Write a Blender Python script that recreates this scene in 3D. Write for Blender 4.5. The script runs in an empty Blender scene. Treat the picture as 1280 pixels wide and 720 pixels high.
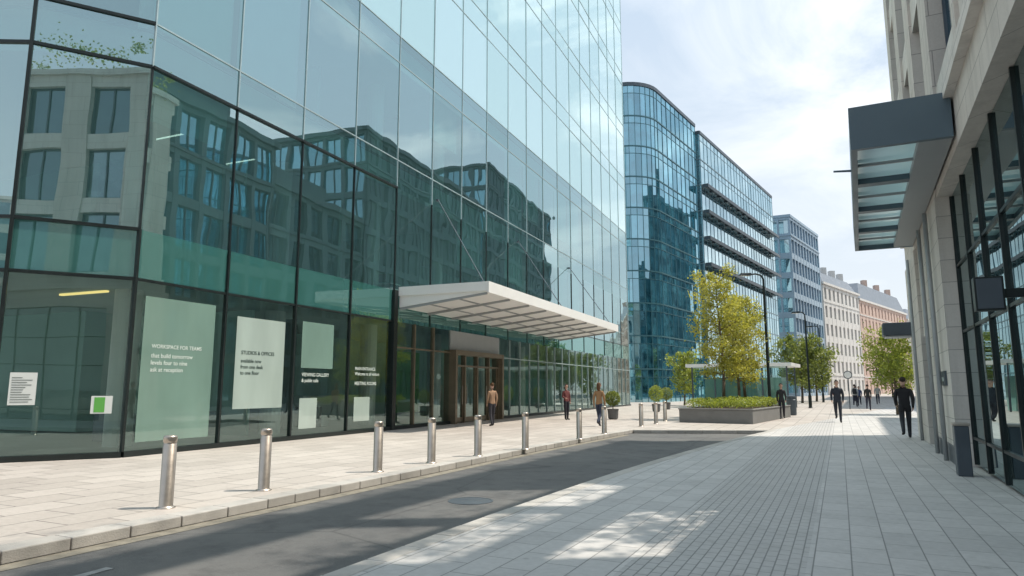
import bpy, bmesh, math, random
from mathutils import Vector, Matrix, noise
random.seed(7)
R=math.radians
scene=bpy.context.scene
scene.view_settings.view_transform='Standard'
scene.view_settings.look='None'
scene.view_settings.exposure=0
COL=scene.collection

# ------------------------------------------------------------------ helpers
def link(o,parent=None):
    COL.objects.link(o)
    if parent is not None: o.parent=parent
    return o
def empty(name,loc=(0,0,0),rz=0):
    e=bpy.data.objects.new(name,None); e.location=loc; e.rotation_euler=(0,0,rz); e.empty_display_size=.3
    return link(e)
class MB:
    def __init__(s): s.v=[];s.f=[];s.m=[];s.r=[]
    def face(s,pts,m=0,r=None):
        b=len(s.v); s.v+= [tuple(p) for p in pts]; s.f.append(tuple(range(b,b+len(pts)))); s.m.append(m); s.r.append(random.random() if r is None else r)
    def hexa(s,p,m=0,r=None):   # p: 8 pts bottom 4 ccw, top 4 ccw
        b=len(s.v); s.v+=[tuple(q) for q in p]
        if r is None: r=random.random()
        for f in ((0,3,2,1),(4,5,6,7),(0,1,5,4),(1,2,6,5),(2,3,7,6),(3,0,4,7)):
            s.f.append(tuple(b+i for i in f)); s.m.append(m); s.r.append(r)
    def box(s,x0,x1,y0,y1,z0,z1,m=0,r=None):
        s.hexa([(x0,y0,z0),(x1,y0,z0),(x1,y1,z0),(x0,y1,z0),(x0,y0,z1),(x1,y0,z1),(x1,y1,z1),(x0,y1,z1)],m,r)
    def obox(s,p,q,o0,o1,z0,z1,m=0,a=0.,b=0.,r=None):
        # box along segment p->q, offsets o0..o1 to the right-hand side, extended a before / b after
        d=Vector((q[0]-p[0],q[1]-p[1])); d.normalize(); n=Vector((d.y,-d.x))
        P=Vector(p[:2])-d*a; Q=Vector(q[:2])+d*b
        c=[P+n*o1,Q+n*o1,Q+n*o0,P+n*o0]
        s.hexa([(k.x,k.y,z0) for k in c]+[(k.x,k.y,z1) for k in c],m,r)
    def prism(s,poly,z0,z1,m=0,mt=None):
        b=len(s.v); n=len(poly)
        s.v+=[(p[0],p[1],z0) for p in poly]+[(p[0],p[1],z1) for p in poly]
        s.f.append(tuple(b+n+i for i in range(n))); s.m.append(m if mt is None else mt); s.r.append(.5)
        s.f.append(tuple(b+n-1-i for i in range(n))); s.m.append(m); s.r.append(.5)
        for i in range(n):
            j=(i+1)%n
            s.f.append((b+i,b+j,b+n+j,b+n+i)); s.m.append(m); s.r.append(.5)
    def lathe(s,cx,cy,prof,seg=20,m=0,r=None):
        b=len(s.v)
        if r is None: r=random.random()
        for (rad,z) in prof:
            for i in range(seg):
                a=2*math.pi*i/seg; s.v.append((cx+rad*math.cos(a),cy+rad*math.sin(a),z))
        for k in range(len(prof)-1):
            for i in range(seg):
                j=(i+1)%seg
                s.f.append((b+k*seg+i,b+k*seg+j,b+(k+1)*seg+j,b+(k+1)*seg+i)); s.m.append(m); s.r.append(r)
        s.f.append(tuple(b+(len(prof)-1)*seg+i for i in range(seg))); s.m.append(m); s.r.append(r)
    def tube(s,p,q,r0,r1,seg=8,m=0):
        p=Vector(p);q=Vector(q);d=(q-p).normalized()
        u=d.orthogonal().normalized(); w=d.cross(u)
        b=len(s.v)
        for (c,rr) in ((p,r0),(q,r1)):
            for i in range(seg):
                a=2*math.pi*i/seg; s.v.append(tuple(c+u*rr*math.cos(a)+w*rr*math.sin(a)))
        for i in range(seg):
            j=(i+1)%seg; s.f.append((b+i,b+j,b+seg+j,b+seg+i)); s.m.append(m); s.r.append(.5)
        s.f.append(tuple(b+seg-1-i for i in range(seg))); s.m.append(m); s.r.append(.5)
        s.f.append(tuple(b+seg+i for i in range(seg))); s.m.append(m); s.r.append(.5)
    def build(s,name,mats,parent=None,smooth=False,bevel=0,loc=None,rz=None,autos=False):
        me=bpy.data.meshes.new(name); me.from_pydata(s.v,[],s.f); 
        for mt in mats: me.materials.append(mt)
        me.polygons.foreach_set('material_index',s.m)
        a=me.attributes.new('rnd','FLOAT','FACE'); a.data.foreach_set('value',s.r)
        if smooth: me.polygons.foreach_set('use_smooth',[True]*len(s.f))
        me.update()
        o=bpy.data.objects.new(name,me); link(o,parent)
        if loc: o.location=loc
        if rz is not None: o.rotation_euler=(0,0,rz)
        if bevel:
            bv=o.modifiers.new('b','BEVEL'); bv.width=bevel; bv.segments=2; bv.limit_method='ANGLE'
        return o

# ------------------------------------------------------------------ materials
def newmat(name):
    m=bpy.data.materials.new(name); m.use_nodes=True; nt=m.node_tree; nt.nodes.clear()
    out=nt.nodes.new('ShaderNodeOutputMaterial'); return m,nt,out
def N(nt,t,**k):
    n=nt.nodes.new(t)
    for a,b in k.items():
        if a.startswith('i_'):
            key=a[2:]; key=int(key) if key.isdigit() else key.replace('_',' ')
            n.inputs[key].default_value=b
        else: setattr(n,a,b)
    return n
def c4(c): return (c[0],c[1],c[2],1)
def mixc(nt,fac,a,b,blend='MIX'):
    n=nt.nodes.new('ShaderNodeMix'); n.data_type='RGBA'; n.blend_type=blend
    for sock,val in ((n.inputs[0],fac),(n.inputs[6],a),(n.inputs[7],b)):
        if hasattr(val,'is_output'): nt.links.new(val,sock)
        elif isinstance(val,(int,float)): sock.default_value=val
        else: sock.default_value=c4(val)
    return n.outputs[2]
def mth(nt,op,a,b=None,clamp=False):
    n=nt.nodes.new('ShaderNodeMath'); n.operation=op; n.use_clamp=clamp
    for s,v in ((n.inputs[0],a),(n.inputs[1],b)):
        if v is None: continue
        if hasattr(v,'is_output'): nt.links.new(v,s)
        else: s.default_value=v
    return n.outputs[0]
def objco(nt): return N(nt,'ShaderNodeTexCoord').outputs['Object']
def noisef(nt,scale,detail=4,vec=None,rough=.55):
    n=N(nt,'ShaderNodeTexNoise',i_Scale=scale,i_Detail=detail,i_Roughness=rough)
    nt.links.new(vec if vec is not None else objco(nt),n.inputs['Vector']); return n.outputs['Fac']
def ramp(nt,fac,p0,p1,c0=(0,0,0),c1=(1,1,1)):
    r=N(nt,'ShaderNodeValToRGB'); e=r.color_ramp.elements
    e[0].position=p0;e[1].position=p1;e[0].color=c4(c0);e[1].color=c4(c1)
    nt.links.new(fac,r.inputs[0]); return r.outputs[0]
def principled(name,col,rough=.6,metal=0,var=.12,vscale=3.,bump=0,bscale=60,spec=.5,rnd=0):
    m,nt,out=newmat(name); p=N(nt,'ShaderNodeBsdfPrincipled',i_Roughness=rough,i_Metallic=metal)
    p.inputs['Specular IOR Level'].default_value=spec
    f=noisef(nt,vscale,3); 
    c=mixc(nt,f,[x*(1-var*1.6) for x in col],[min(1,x*(1+var*1.6)) for x in col])
    if rnd:
        a=N(nt,'ShaderNodeAttribute',attribute_name='rnd')
        c=mixc(nt,mth(nt,'MULTIPLY',a.outputs['Fac'],rnd),c,[x*.45 for x in col])
    nt.links.new(c,p.inputs['Base Color'])
    rr=mth(nt,'ADD',mth(nt,'MULTIPLY',f,.25),rough-.12,True); nt.links.new(rr,p.inputs['Roughness'])
    if bump:
        b=N(nt,'ShaderNodeBump',i_Strength=bump,i_Distance=.01); nt.links.new(noisef(nt,bscale,3),b.inputs['Height']); nt.links.new(b.outputs[0],p.inputs['Normal'])
    nt.links.new(p.outputs[0],out.inputs[0]); return m
def glass(name,tint,refl,base,bump=.03,opaque=None,rough=0.0,milky=None,pv=0.,mott=True):
    """architectural glazing: fresnel reflection over either tinted transmission or dark opaque backing"""
    m,nt,out=newmat(name)
    b=N(nt,'ShaderNodeBump',i_Strength=bump,i_Distance=.05); nt.links.new(noisef(nt,.5,1),b.inputs['Height'])
    fr=N(nt,'ShaderNodeFresnel',i_IOR=1.52); nt.links.new(b.outputs[0],fr.inputs['Normal'])
    fac=mth(nt,'ADD',mth(nt,'MULTIPLY',fr.outputs[0],1-base),base,True)
    at=N(nt,'ShaderNodeAttribute',attribute_name='rnd')
    if pv: fac=mth(nt,'ADD',fac,mth(nt,'MULTIPLY',mth(nt,'SUBTRACT',at.outputs['Fac'],.5),pv),True)
    g=N(nt,'ShaderNodeBsdfGlossy',i_Roughness=rough); g.inputs['Color'].default_value=c4(refl); nt.links.new(b.outputs[0],g.inputs['Normal'])
    if opaque is None:
        t=N(nt,'ShaderNodeBsdfTransparent'); t.inputs[0].default_value=c4(tint)
        if milky:   # pale haze put into the pane as diffuse colour, cooling its reflections
            dd=N(nt,'ShaderNodeBsdfDiffuse'); dd.inputs[0].default_value=c4(milky[1]); mm=N(nt,'ShaderNodeMixShader',i_0=milky[0])
            nt.links.new(t.outputs[0],mm.inputs[1]); nt.links.new(dd.outputs[0],mm.inputs[2]); t=mm
    else:
        t=N(nt,'ShaderNodeBsdfDiffuse')
        c=mixc(nt,ramp(nt,at.outputs['Fac'],.2,1.),tint,opaque)
        if mott: n2=noisef(nt,.8,3); c=mixc(nt,ramp(nt,n2,.45,.6),c,[x*.5 for x in tint])
        nt.links.new(c,t.inputs[0])
    mx=N(nt,'ShaderNodeMixShader'); nt.links.new(fac,mx.inputs[0]); nt.links.new(t.outputs[0],mx.inputs[1]); nt.links.new(g.outputs[0],mx.inputs[2])
    nt.links.new(mx.outputs[0],out.inputs[0]); return m
def film(name,c):   # printed vinyl film on glass: glossy over matt colour
    m,nt,out=newmat(name); p=N(nt,'ShaderNodeBsdfPrincipled',i_Roughness=.04); p.inputs['Specular IOR Level'].default_value=.9
    mp=N(nt,'ShaderNodeMapping'); mp.inputs['Scale'].default_value=(1,1,.35); nt.links.new(objco(nt),mp.inputs[0])
    nt.links.new(mixc(nt,noisef(nt,1.1,3,mp.outputs[0]),[x*.72 for x in c],[min(1,x*1.2) for x in c]),p.inputs['Base Color'])
    nt.links.new(p.outputs[0],out.inputs[0]); return m
def frosted(name,c):
    m,nt,out=newmat(name); d=N(nt,'ShaderNodeBsdfDiffuse');t=N(nt,'ShaderNodeBsdfTranslucent');g=N(nt,'ShaderNodeBsdfGlossy',i_Roughness=.06)
    cc=mixc(nt,noisef(nt,1.2,4),[x*.8 for x in c],c); nt.links.new(cc,d.inputs[0]);nt.links.new(cc,t.inputs[0])
    m1=N(nt,'ShaderNodeMixShader',i_0=.7); nt.links.new(d.outputs[0],m1.inputs[1]);nt.links.new(t.outputs[0],m1.inputs[2])
    m2=N(nt,'ShaderNodeMixShader',i_0=.25); nt.links.new(m1.outputs[0],m2.inputs[1]);nt.links.new(g.outputs[0],m2.inputs[2]); nt.links.new(m2.outputs[0],out.inputs[0]); return m
def paver(name,c1,c2,mortar,bw,bh,ms=.006,band=None,dirt=.35,rough=.75):
    m,nt,out=newmat(name); p=N(nt,'ShaderNodeBsdfPrincipled')
    oc=objco(nt); sp=N(nt,'ShaderNodeSeparateXYZ'); nt.links.new(oc,sp.inputs[0])
    cb=N(nt,'ShaderNodeCombineXYZ'); nt.links.new(sp.outputs[1],cb.inputs[0]); nt.links.new(sp.outputs[0],cb.inputs[1])
    def brick(w,h,ca,cc,ms):
        b=N(nt,'ShaderNodeTexBrick',i_Scale=1.,i_Mortar_Size=ms,i_Mortar_Smooth=.2,i_Bias=0.,i_Brick_Width=w,i_Row_Height=h)
        b.inputs['Color1'].default_value=c4(ca);b.inputs['Color2'].default_value=c4(cc);b.inputs['Mortar'].default_value=c4(mortar)
        nt.links.new(cb.outputs[0],b.inputs[0]); return b
    b1=brick(bw,bh,c1,c2,ms); col=b1.outputs[0]; h=b1.outputs[1]
    if band:
        b2=brick(.2,.1,[x*.85 for x in c1],[x*.97 for x in c2],.007)
        lo=mth(nt,'GREATER_THAN',sp.outputs[0],band[0]); hi=mth(nt,'LESS_THAN',sp.outputs[0],band[1]); k=mth(nt,'MULTIPLY',lo,hi)
        col=mixc(nt,k,col,b2.outputs[0]); 
        mh=N(nt,'ShaderNodeMix'); nt.links.new(k,mh.inputs[0]); nt.links.new(h,mh.inputs[2]); nt.links.new(b2.outputs[1],mh.inputs[3]); h=mh.outputs[0]
    n1=noisef(nt,.35,5,rough=.65); n2=noisef(nt,14,4); n3=noisef(nt,1.7,5,rough=.7)
    col=mixc(nt,mth(nt,'MULTIPLY',ramp(nt,n1,.35,.7),dirt),col,[x*.58 for x in c1])
    col=mixc(nt,mth(nt,'MULTIPLY',ramp(nt,n3,.5,.75),dirt),col,[x*.62 for x in c2])
    sv=N(nt,'ShaderNodeTexVoronoi',i_Scale=1.3); nt.links.new(oc,sv.inputs['Vector'])
    col=mixc(nt,mth(nt,'MULTIPLY',ramp(nt,sv.outputs['Distance'],.02,.05,(1,1,1),(0,0,0)),.4),col,[x*.3 for x in c1])
    col=mixc(nt,.35,col,mixc(nt,n2,(.25,.25,.25),(.75,.75,.75)),'OVERLAY')
    nt.links.new(col,p.inputs['Base Color'])
    rr=mth(nt,'ADD',mth(nt,'MULTIPLY',n3,.35),rough-.3); nt.links.new(rr,p.inputs['Roughness'])
    hh=mth(nt,'SUBTRACT',mth(nt,'MULTIPLY',n2,.25),h)
    bp=N(nt,'ShaderNodeBump',i_Strength=.35,i_Distance=.006); nt.links.new(hh,bp.inputs['Height']); nt.links.new(bp.outputs[0],p.inputs['Normal'])
    nt.links.new(p.outputs[0],out.inputs[0]); return m
def stone(name,c1,c2,mortar,bw=1.2,bh=.6,ms=.006,offset=0.5,bump=.3,rough=.75):
    m,nt,out=newmat(name); p=N(nt,'ShaderNodeBsdfPrincipled',i_Roughness=rough)
    oc=objco(nt); sp=N(nt,'ShaderNodeSeparateXYZ'); nt.links.new(oc,sp.inputs[0])
    cb=N(nt,'ShaderNodeCombineXYZ'); nt.links.new(mth(nt,'ADD',sp.outputs[0],sp.outputs[1]),cb.inputs[0]); nt.links.new(sp.outputs[2],cb.inputs[1])
    b=N(nt,'ShaderNodeTexBrick',i_Scale=1.,i_Mortar_Size=ms,i_Brick_Width=bw,i_Row_Height=bh,offset=offset)
    b.inputs['Color1'].default_value=c4(c1);b.inputs['Color2'].default_value=c4(c2);b.inputs['Mortar'].default_value=c4(mortar)
    nt.links.new(cb.outputs[0],b.inputs[0])
    n1=noisef(nt,.6,5,rough=.65); n2=noisef(nt,25,3)
    mp=N(nt,'ShaderNodeMapping'); mp.inputs['Scale'].default_value=(3,3,.25); nt.links.new(oc,mp.inputs[0]); n3=noisef(nt,1.,4,mp.outputs[0],.6)
    col=mixc(nt,mth(nt,'MULTIPLY',ramp(nt,n1,.4,.75),.3),b.outputs[0],[x*.6 for x in c1])
    col=mixc(nt,mth(nt,'MULTIPLY',ramp(nt,n3,.45,.75),.4),col,[x*.5 for x in c1])
    col=mixc(nt,.25,col,mixc(nt,n2,(.25,.25,.25),(.75,.75,.75)),'OVERLAY')
    nt.links.new(col,p.inputs['Base Color'])
    bp=N(nt,'ShaderNodeBump',i_Strength=bump,i_Distance=.01); nt.links.new(mth(nt,'SUBTRACT',mth(nt,'MULTIPLY',n2,.2),b.outputs[1]),bp.inputs['Height']); nt.links.new(bp.outputs[0],p.inputs['Normal'])
    nt.links.new(p.outputs[0],out.inputs[0]); return m
def emis(name,col,s):
    m,nt,out=newmat(name); e=N(nt,'ShaderNodeEmission',i_Strength=s); e.inputs[0].default_value=c4(col); nt.links.new(e.outputs[0],out.inputs[0]); return m
def leafmat(name,a,b):
    m,nt,out=newmat(name); at=N(nt,'ShaderNodeAttribute',attribute_name='rnd')
    c=mixc(nt,at.outputs['Fac'],a,b)
    d=N(nt,'ShaderNodeBsdfDiffuse'); t=N(nt,'ShaderNodeBsdfTranslucent'); g=N(nt,'ShaderNodeBsdfGlossy',i_Roughness=.45)
    nt.links.new(c,d.inputs[0]); nt.links.new(mixc(nt,.6,c,(min(1,b[0]*1.5),min(1,b[1]*1.5),b[2]*.8)),t.inputs[0])
    m1=N(nt,'ShaderNodeMixShader',i_0=.45); nt.links.new(d.outputs[0],m1.inputs[1]); nt.links.new(t.outputs[0],m1.inputs[2])
    m2=N(nt,'ShaderNodeMixShader',i_0=.05); nt.links.new(m1.outputs[0],m2.inputs[1]); nt.links.new(g.outputs[0],m2.inputs[2])
    nt.links.new(m2.outputs[0],out.inputs[0]); return m

M={}
M['glassA']=glass('facade_glass',(.60,.90,.85),(.76,.95,.97),.40,.13,milky=(.08,(.35,.74,.74)),pv=.12)
M['glassU']=glass('upper_facade_glass',(.36,.58,.58),(.86,.98,1.),.50,.10,opaque=(.46,.68,.68),pv=.14,mott=False)
M['glassS']=glass('spandrel_glass',(.04,.14,.125),(.70,.94,.94),.24,.10,opaque=(.07,.20,.18),pv=.08,mott=False)
M['glassG']=glass('ground_glass',(.82,.97,.91),(.78,.97,.95),.13,.12,milky=(.02,(.5,.8,.72)))
M['frost']=frosted('frosted_canopy_glass',(.70,.95,.93))
M['glassC']=glass('canopy_glass',(.62,.80,.78),(.9,.95,.95),.08)
M['glass2']=glass('teal_glass',(.02,.11,.16),(.56,.87,1.),.44,.10,opaque=(.08,.30,.38),pv=.2)
M['glass3']=glass('blue_glass',(.14,.29,.36),(.78,.95,1.),.52,.10,opaque=(.28,.48,.56),pv=.2,mott=False)
M['glass4']=glass('window_glass',(.03,.05,.06),(.75,.9,1.),.22,.1,opaque=(.12,.16,.17),pv=.1)
M['glassR']=glass('shop_glass',(.015,.024,.026),(.78,.92,.93),.20,.1,opaque=(.04,.065,.065))
M['black']=principled('black_frame',(.02,.028,.028),.35,.3,.2)
M['grey']=principled('grey_frame',(.42,.52,.53),.35,.4,.1)
M['teal']=principled('teal_frame',(.07,.17,.20),.4,.3,.1)
M['pale']=principled('pale_frame',(.24,.35,.40),.4,.3,.1)
M['dgrey']=principled('dark_grey_metal',(.085,.105,.125),.4,.3,.12)
M['slate']=principled('slate_blue_panel',(.095,.14,.17),.4,.1,.06,1.)
M['mgrey']=principled('mid_grey_metal',(.34,.36,.37),.45,.1,.08)
M['bronze']=principled('bronze_frame',(.24,.195,.14),.35,.5,.15)
M['steel']=principled('stainless_steel',(.50,.44,.38),.36,.85,.12,8)
M['white']=principled('white_panel',(.84,.84,.82),.45,0,.03,1.5)
M['inner']=principled('interior_wall',(.36,.54,.50),.8,0,.15,.4)
M['slab']=principled('floor_slab',(.40,.56,.53),.8,0,.1,1)
M['ceil']=principled('ceiling',(.66,.76,.74),.8,0,.05,1)
M['floor']=principled('interior_floor',(.28,.32,.30),.4,0,.1,1)
M['blind']=principled('roller_blind',(.66,.84,.82),.85,0,.06,1,rnd=.4)
M['poster']=film('frosted_film',(.19,.30,.255))
M['poster2']=film('white_film',(.40,.49,.45))
M['paper']=principled('paper',(.72,.76,.74),.7,0,.03,2)
M['green']=principled('green_sticker',(.12,.42,.08),.6,0,.05,2)
M['ink']=principled('ink',(.02,.05,.045),.6)
M['inkw']=principled('white_lettering',(.62,.70,.66),.6)
M['lamp']=emis('ceiling_light',(1.,.97,.88),1.4)
M['lampy']=emis('warm_light',(1.,.72,.25),1.2)
M['lstone']=stone('limestone_cladding',(.63,.58,.525),(.575,.53,.48),(.26,.24,.22),1.3,.72,.008)
M['lstone2']=stone('pale_cladding',(.69,.65,.60),(.64,.60,.55),(.32,.30,.28),.9,.45,.007)
M['rstone']=stone('grey_teal_cladding',(.14,.19,.205),(.12,.165,.18),(.08,.09,.09),1.2,.6)
M['rtrim']=principled('dark_trim',(.10,.13,.14),.5,.1)
M['pstone']=stone('portland_stone',(.62,.605,.58),(.58,.565,.54),(.42,.40,.39),.8,.35)  # colour paled a little so the far terraces look hazed
M['brick']=stone('pink_brick',(.56,.40,.33),(.50,.36,.295),(.45,.37,.33),.45,.15,.02)  # brick colour lightened to suggest air haze with distance
M['roof']=principled('slate_roof',(.19,.22,.26),.6,0,.2,1)
M['cladb']=principled('blue_grey_cladding',(.32,.42,.51),.5,.1,.08,.5)
M['planter']=principled('planter_concrete',(.19,.19,.185),.75,0,.15,2,.3,30)
M['soil']=principled('soil',(.05,.035,.025),.95,0,.3,8)
M['bark']=principled('bark',(.13,.10,.07),.9,0,.3,12,.6,40)
M['leafY']=leafmat('leaf_yellowgreen',(.15,.20,.03),(.52,.48,.11))
M['leafG']=leafmat('leaf_green',(.08,.12,.03),(.26,.30,.08))
M['leafL']=leafmat('leaf_light',(.10,.16,.02),(.36,.40,.08))
M['pot']=principled('pot_ceramic',(.12,.12,.12),.5)
M['skin']=principled('skin',(.52,.33,.25),.55,0,.05)

# ------------------------------------------------------------------ ground
def cat(pts,k=5):
    o=[]
    for i in range(len(pts)-1):
        p0=Vector(pts[max(i-1,0)]);p1=Vector(pts[i]);p2=Vector(pts[i+1]);p3=Vector(pts[min(i+2,len(pts)-1)])
        for j in range(k):
            t=j/k; o.append(tuple(.5*((2*p1)+(p2-p0)*t+(2*p0-5*p1+4*p2-p3)*t*t+(3*p1-p0-3*p2+p3)*t**3)))
    o.append(tuple(pts[-1])); return o
KL=[(-26.7,-40.)]+cat([(-11.9,-8.6),(-4.74,6.58),(-1.99,12.4),(.9,18.5),(4.4,25.2)])
KR=[(-23.1,-40.)]+cat([(-8.7,-9.4),(-1.52,5.77),(.55,10.0),(2.6,13.9),(5.64,19.1),(9.3,24.9)])
AX=R(-25.5)
def sheet(name,pts,z0,z1,mat,rz=AX):
    c,s=math.cos(-rz),math.sin(-rz)
    loc=[(p[0]*c-p[1]*s,p[0]*s+p[1]*c) for p in pts]
    b=MB(); b.prism(loc,z0,z1); o=b.build(name,[mat],rz=rz)
    bm=bmesh.new(); bm.from_mesh(o.data); bmesh.ops.triangulate(bm,faces=bm.faces[:]); bmesh.ops.recalc_face_normals(bm,faces=bm.faces[:]); bm.to_mesh(o.data); bm.free()
    return o
def asphalt():
    m,nt,out=newmat('asphalt'); p=N(nt,'ShaderNodeBsdfPrincipled')
    n1=noisef(nt,.4,5,rough=.65);n2=noisef(nt,70,3);n3=noisef(nt,2.2,5,rough=.7)
    c=mixc(nt,n2,(.04,.041,.044),(.13,.13,.132)); c=mixc(nt,mth(nt,'MULTIPLY',ramp(nt,n1,.35,.65),.7),c,(.15,.147,.14))
    c=mixc(nt,mth(nt,'MULTIPLY',ramp(nt,n3,.52,.7),.5),c,(.045,.045,.047))
    v=N(nt,'ShaderNodeTexVoronoi',feature='DISTANCE_TO_EDGE',i_Scale=.28); nt.links.new(objco(nt),v.inputs['Vector'])
    cr=ramp(nt,v.outputs['Distance'],0.0,.006,(1,1,1),(0,0,0)); c=mixc(nt,mth(nt,'MULTIPLY',cr,.5),c,(.015,.015,.015))
    nt.links.new(c,p.inputs['Base Color']); nt.links.new(mth(nt,'ADD',mth(nt,'MULTIPLY',n3,.3),.55),p.inputs['Roughness'])
    bp=N(nt,'ShaderNodeBump',i_Strength=.6,i_Distance=.006); nt.links.new(n2,bp.inputs['Height']); nt.links.new(bp.outputs[0],p.inputs['Normal'])
    nt.links.new(p.outputs[0],out.inputs[0]); return m
M['asphalt']=asphalt()
M['paveL']=paver('pavement_slabs',(.52,.475,.435),(.42,.38,.345),(.17,.15,.14),.9,.6,.012,dirt=.34)
M['paveR']=paver('plaza_pavers',(.57,.555,.54),(.485,.475,.465),(.20,.20,.195),.6,.3,.007,band=(-1.75,-.35),dirt=.38)
M['kerb']=principled('granite_kerb',(.46,.44,.41),.75,0,.12,6,.4,60,rnd=.4)
M['yellow']=principled('sandstone_gutter',(.22,.20,.16),.8,0,.35,7)
M['linew']=principled('worn_white_paint',(.30,.30,.29),.8,0,.4,14)
M['ground']=principled('ground_base',(.24,.24,.23),.9,0,.15,.2)
g=MB(); g.face([(-2500,-2500,-.14),(2500,-2500,-.14),(2500,2500,-.14),(-2500,2500,-.14)]); g.build('ground',[M['ground']])
sheet('road',KL+KR[::-1],-.139,-.12,M['asphalt'])
FAR=(185.,276.)
sheet('pavement',KL+[(9.3,24.9),FAR,(-90,276.),(-90,-40)],-.138,0,M['paveL'])
sheet('plaza_paving',KR+[FAR,(320,276.),(320,-40)],-.1375,.0,M['paveR'])
def kerb(name,pts,w0,w1):
    b=MB()
    for i in range(len(pts)-1):
        p=Vector(pts[i]);q=Vector(pts[i+1]);L=(q-p).length;n=max(1,round(L/.6))
        for k in range(n):
            a=p.lerp(q,(k+.012)/n); c=p.lerp(q,(k+.988)/n)
            b.obox(a,c,w0,w1,-.12,.004+random.uniform(0,.004))
    return b.build(name,[M['kerb']],bevel=.012)
kerb('kerb',KL,-.28,.02)
kerb('kerb',KR,-.02,.20)
kerb('kerb',[(4.4,25.2),(9.3,24.9)],-.02,.2)
def stripe(name,pts,o0,o1,mat,z=-.116):
    b=MB(); V=[]
    for i,p in enumerate(pts):
        a=Vector(pts[max(i-1,0)]);c=Vector(pts[min(i+1,len(pts)-1)]);d=(c-a).normalized();n=Vector((d.y,-d.x));V.append((Vector(p)+n*o0,Vector(p)+n*o1))
    for i in range(len(V)-1): b.face([(V[i][0].x,V[i][0].y,z),(V[i][1].x,V[i][1].y,z),(V[i+1][1].x,V[i+1][1].y,z),(V[i+1][0].x,V[i+1][0].y,z)])
    return b.build(name,[mat])
stripe('gutter_channel',KL[:-1],.03,.26,M['yellow'])
stripe('gutter_channel',KR[:-1],-.16,-.04,M['kerb'],-.115)
b=MB(); b.obox((-4.2,5.2),(-3.7,6.5),0,.10,-.119,-.115); b.build('road_marking',[M['linew']])
b=MB(); b.lathe(0,0,[(.33,0),(.33,.004),(.30,.005),(.30,.002),(0,.002)],28); b.build('manhole_cover',[M['dgrey']],loc=(-.6,10.2,-.119))

# ------------------------------------------------------------------ building helpers
def inset(p,q):
    d=Vector((q[0]-p[0],q[1]-p[1]));L=d.length;d.normalize();return d,Vector((d.y,-d.x)),L
def curtain(path,levels,module,G,F,gm=0,fm=0,mw=.05,depth=.08,tw=.05,tilt=.005,last=True,gmf=None):
    zlo=levels[0];zhi=levels[-1]
    for si in range(len(path)-1):
        p,q=path[si],path[si+1]; d,n,L=inset(p,q); k=max(1,round(L/module)); P=Vector(p)
        for i in range(k):
            a=P+d*(L*i/k); b=P+d*(L*(i+1)/k)
            for z0,z1 in zip(levels[:-1],levels[1:]):
                t=[random.uniform(-tilt,tilt) for _ in range(3)]
                m=gmf(z0) if gmf else gm
                pts=[(a+n*t[0],z0),(b+n*t[1],z0),(b+n*(t[1]+t[2]-t[0]*.5),z1),(a+n*(t[2]+t[0]*.5),z1)]
                G.face([(v.x,v.y,z) for v,z in pts],m)
            F.obox(a-d*mw/2,a+d*mw/2,-depth,depth,zlo,zhi,fm)
        if si==len(path)-2 and last:
            e=Vector(q); F.obox(e-d*mw/2,e+d*mw/2,-depth,depth,zlo,zhi,fm)
        for z in levels[1:-1]:
            F.obox(p,q,-depth*.7,depth*.7,z-tw/2,z+tw/2,fm)

# ------------------------------------------------------------------ BUILDING 1 : glass office (left)
HL=R(-22.9)
B1=empty('glass_office_building',rz=HL)
X=-13.8; Y0=10.7; Y1=Y0+4*2.67; Y2=Y1+14*2.68
lv=[.12,3.95,5.1]
z=5.1
while z<44: lv+=[z+3.95,z+5.05]; z+=5.05
TOP=lv[-1]
G=MB();F=MB()
corner=[(-34,2.2),(-25,4.6),(-18.7,7.2),(-15.23,8.77+.05),(X,Y0)]
gf=lambda z0:1 if z0<3 else (2 if z0<5 else (0 if z0<15 else 3))
curtain(corner,lv,2.4,G,F,0,0,.07,.07,.07,last=False,gmf=gf)
lowB=[.12,3.95,5.1]; upB=lv[2:]
curtain([(X,Y0),(X,Y1)],lowB,2.67,G,F,0,0,.06,.055,.06,last=False,gmf=gf)
curtain([(X,Y0),(X,Y1)],upB[:2],2.67,G,F,0,0,.04,.04,.04,last=False)
curtain([(X,Y0),(X,Y1)],upB[1:],2.67,G,F,0,1,.035,.03,.035,last=False,gmf=gf)
curtain([(X,Y1),(X,Y2)],lv[1:4],2.68,G,F,0,0,.04,.035,.04,last=False,gmf=gf)
curtain([(X,Y1),(X,Y2)],lv[3:],2.68,G,F,0,1,.035,.03,.035,last=False,gmf=gf)
gy=[Y1,25.8,30.9,Y2]
curtain([(X,gy[0]),(X,gy[1])],[.12,3.0,3.95],1.48,G,F,1,2,.07,.08,.06,last=False)
curtain([(X,gy[2]),(X,gy[3])],[.12,3.0,3.95],1.4,G,F,1,1,.05,.05,.05,last=False)
curtain([(X,Y2),(-34,Y2)],lv,2.68,G,F,3,1,.05,.06,.04)
F.obox((X,Y1-.12),(X,Y1+.12),-.2,.12,0.,5.1,0)
F.box(X-.06,X+.07,Y0,Y1,9.02,9.08,0)
G.build('glazing',[M['glassA'],M['glassG'],M['glassS'],M['glassU']],B1)
F.build('mullions',[M['black'],M['grey'],M['bronze']],B1)
S=MB()
for i in range(len(corner)-1): S.obox(corner[i],corner[i+1],-.15,.095,0,.12,1)
S.box(X-.15,X+.095,Y0,25.8,0,.118,1); S.box(X-.15,X+.095,30.9,Y2,0,.118,1)
inner=[(-34,2.7),(-25,5.1),(-18.85,7.65),(-15.45,9.15),(-14.1,10.9),(-14.1,Y2-.3),(-34,Y2-.3)]
S.prism(inner,-.13,.06,4)
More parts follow.
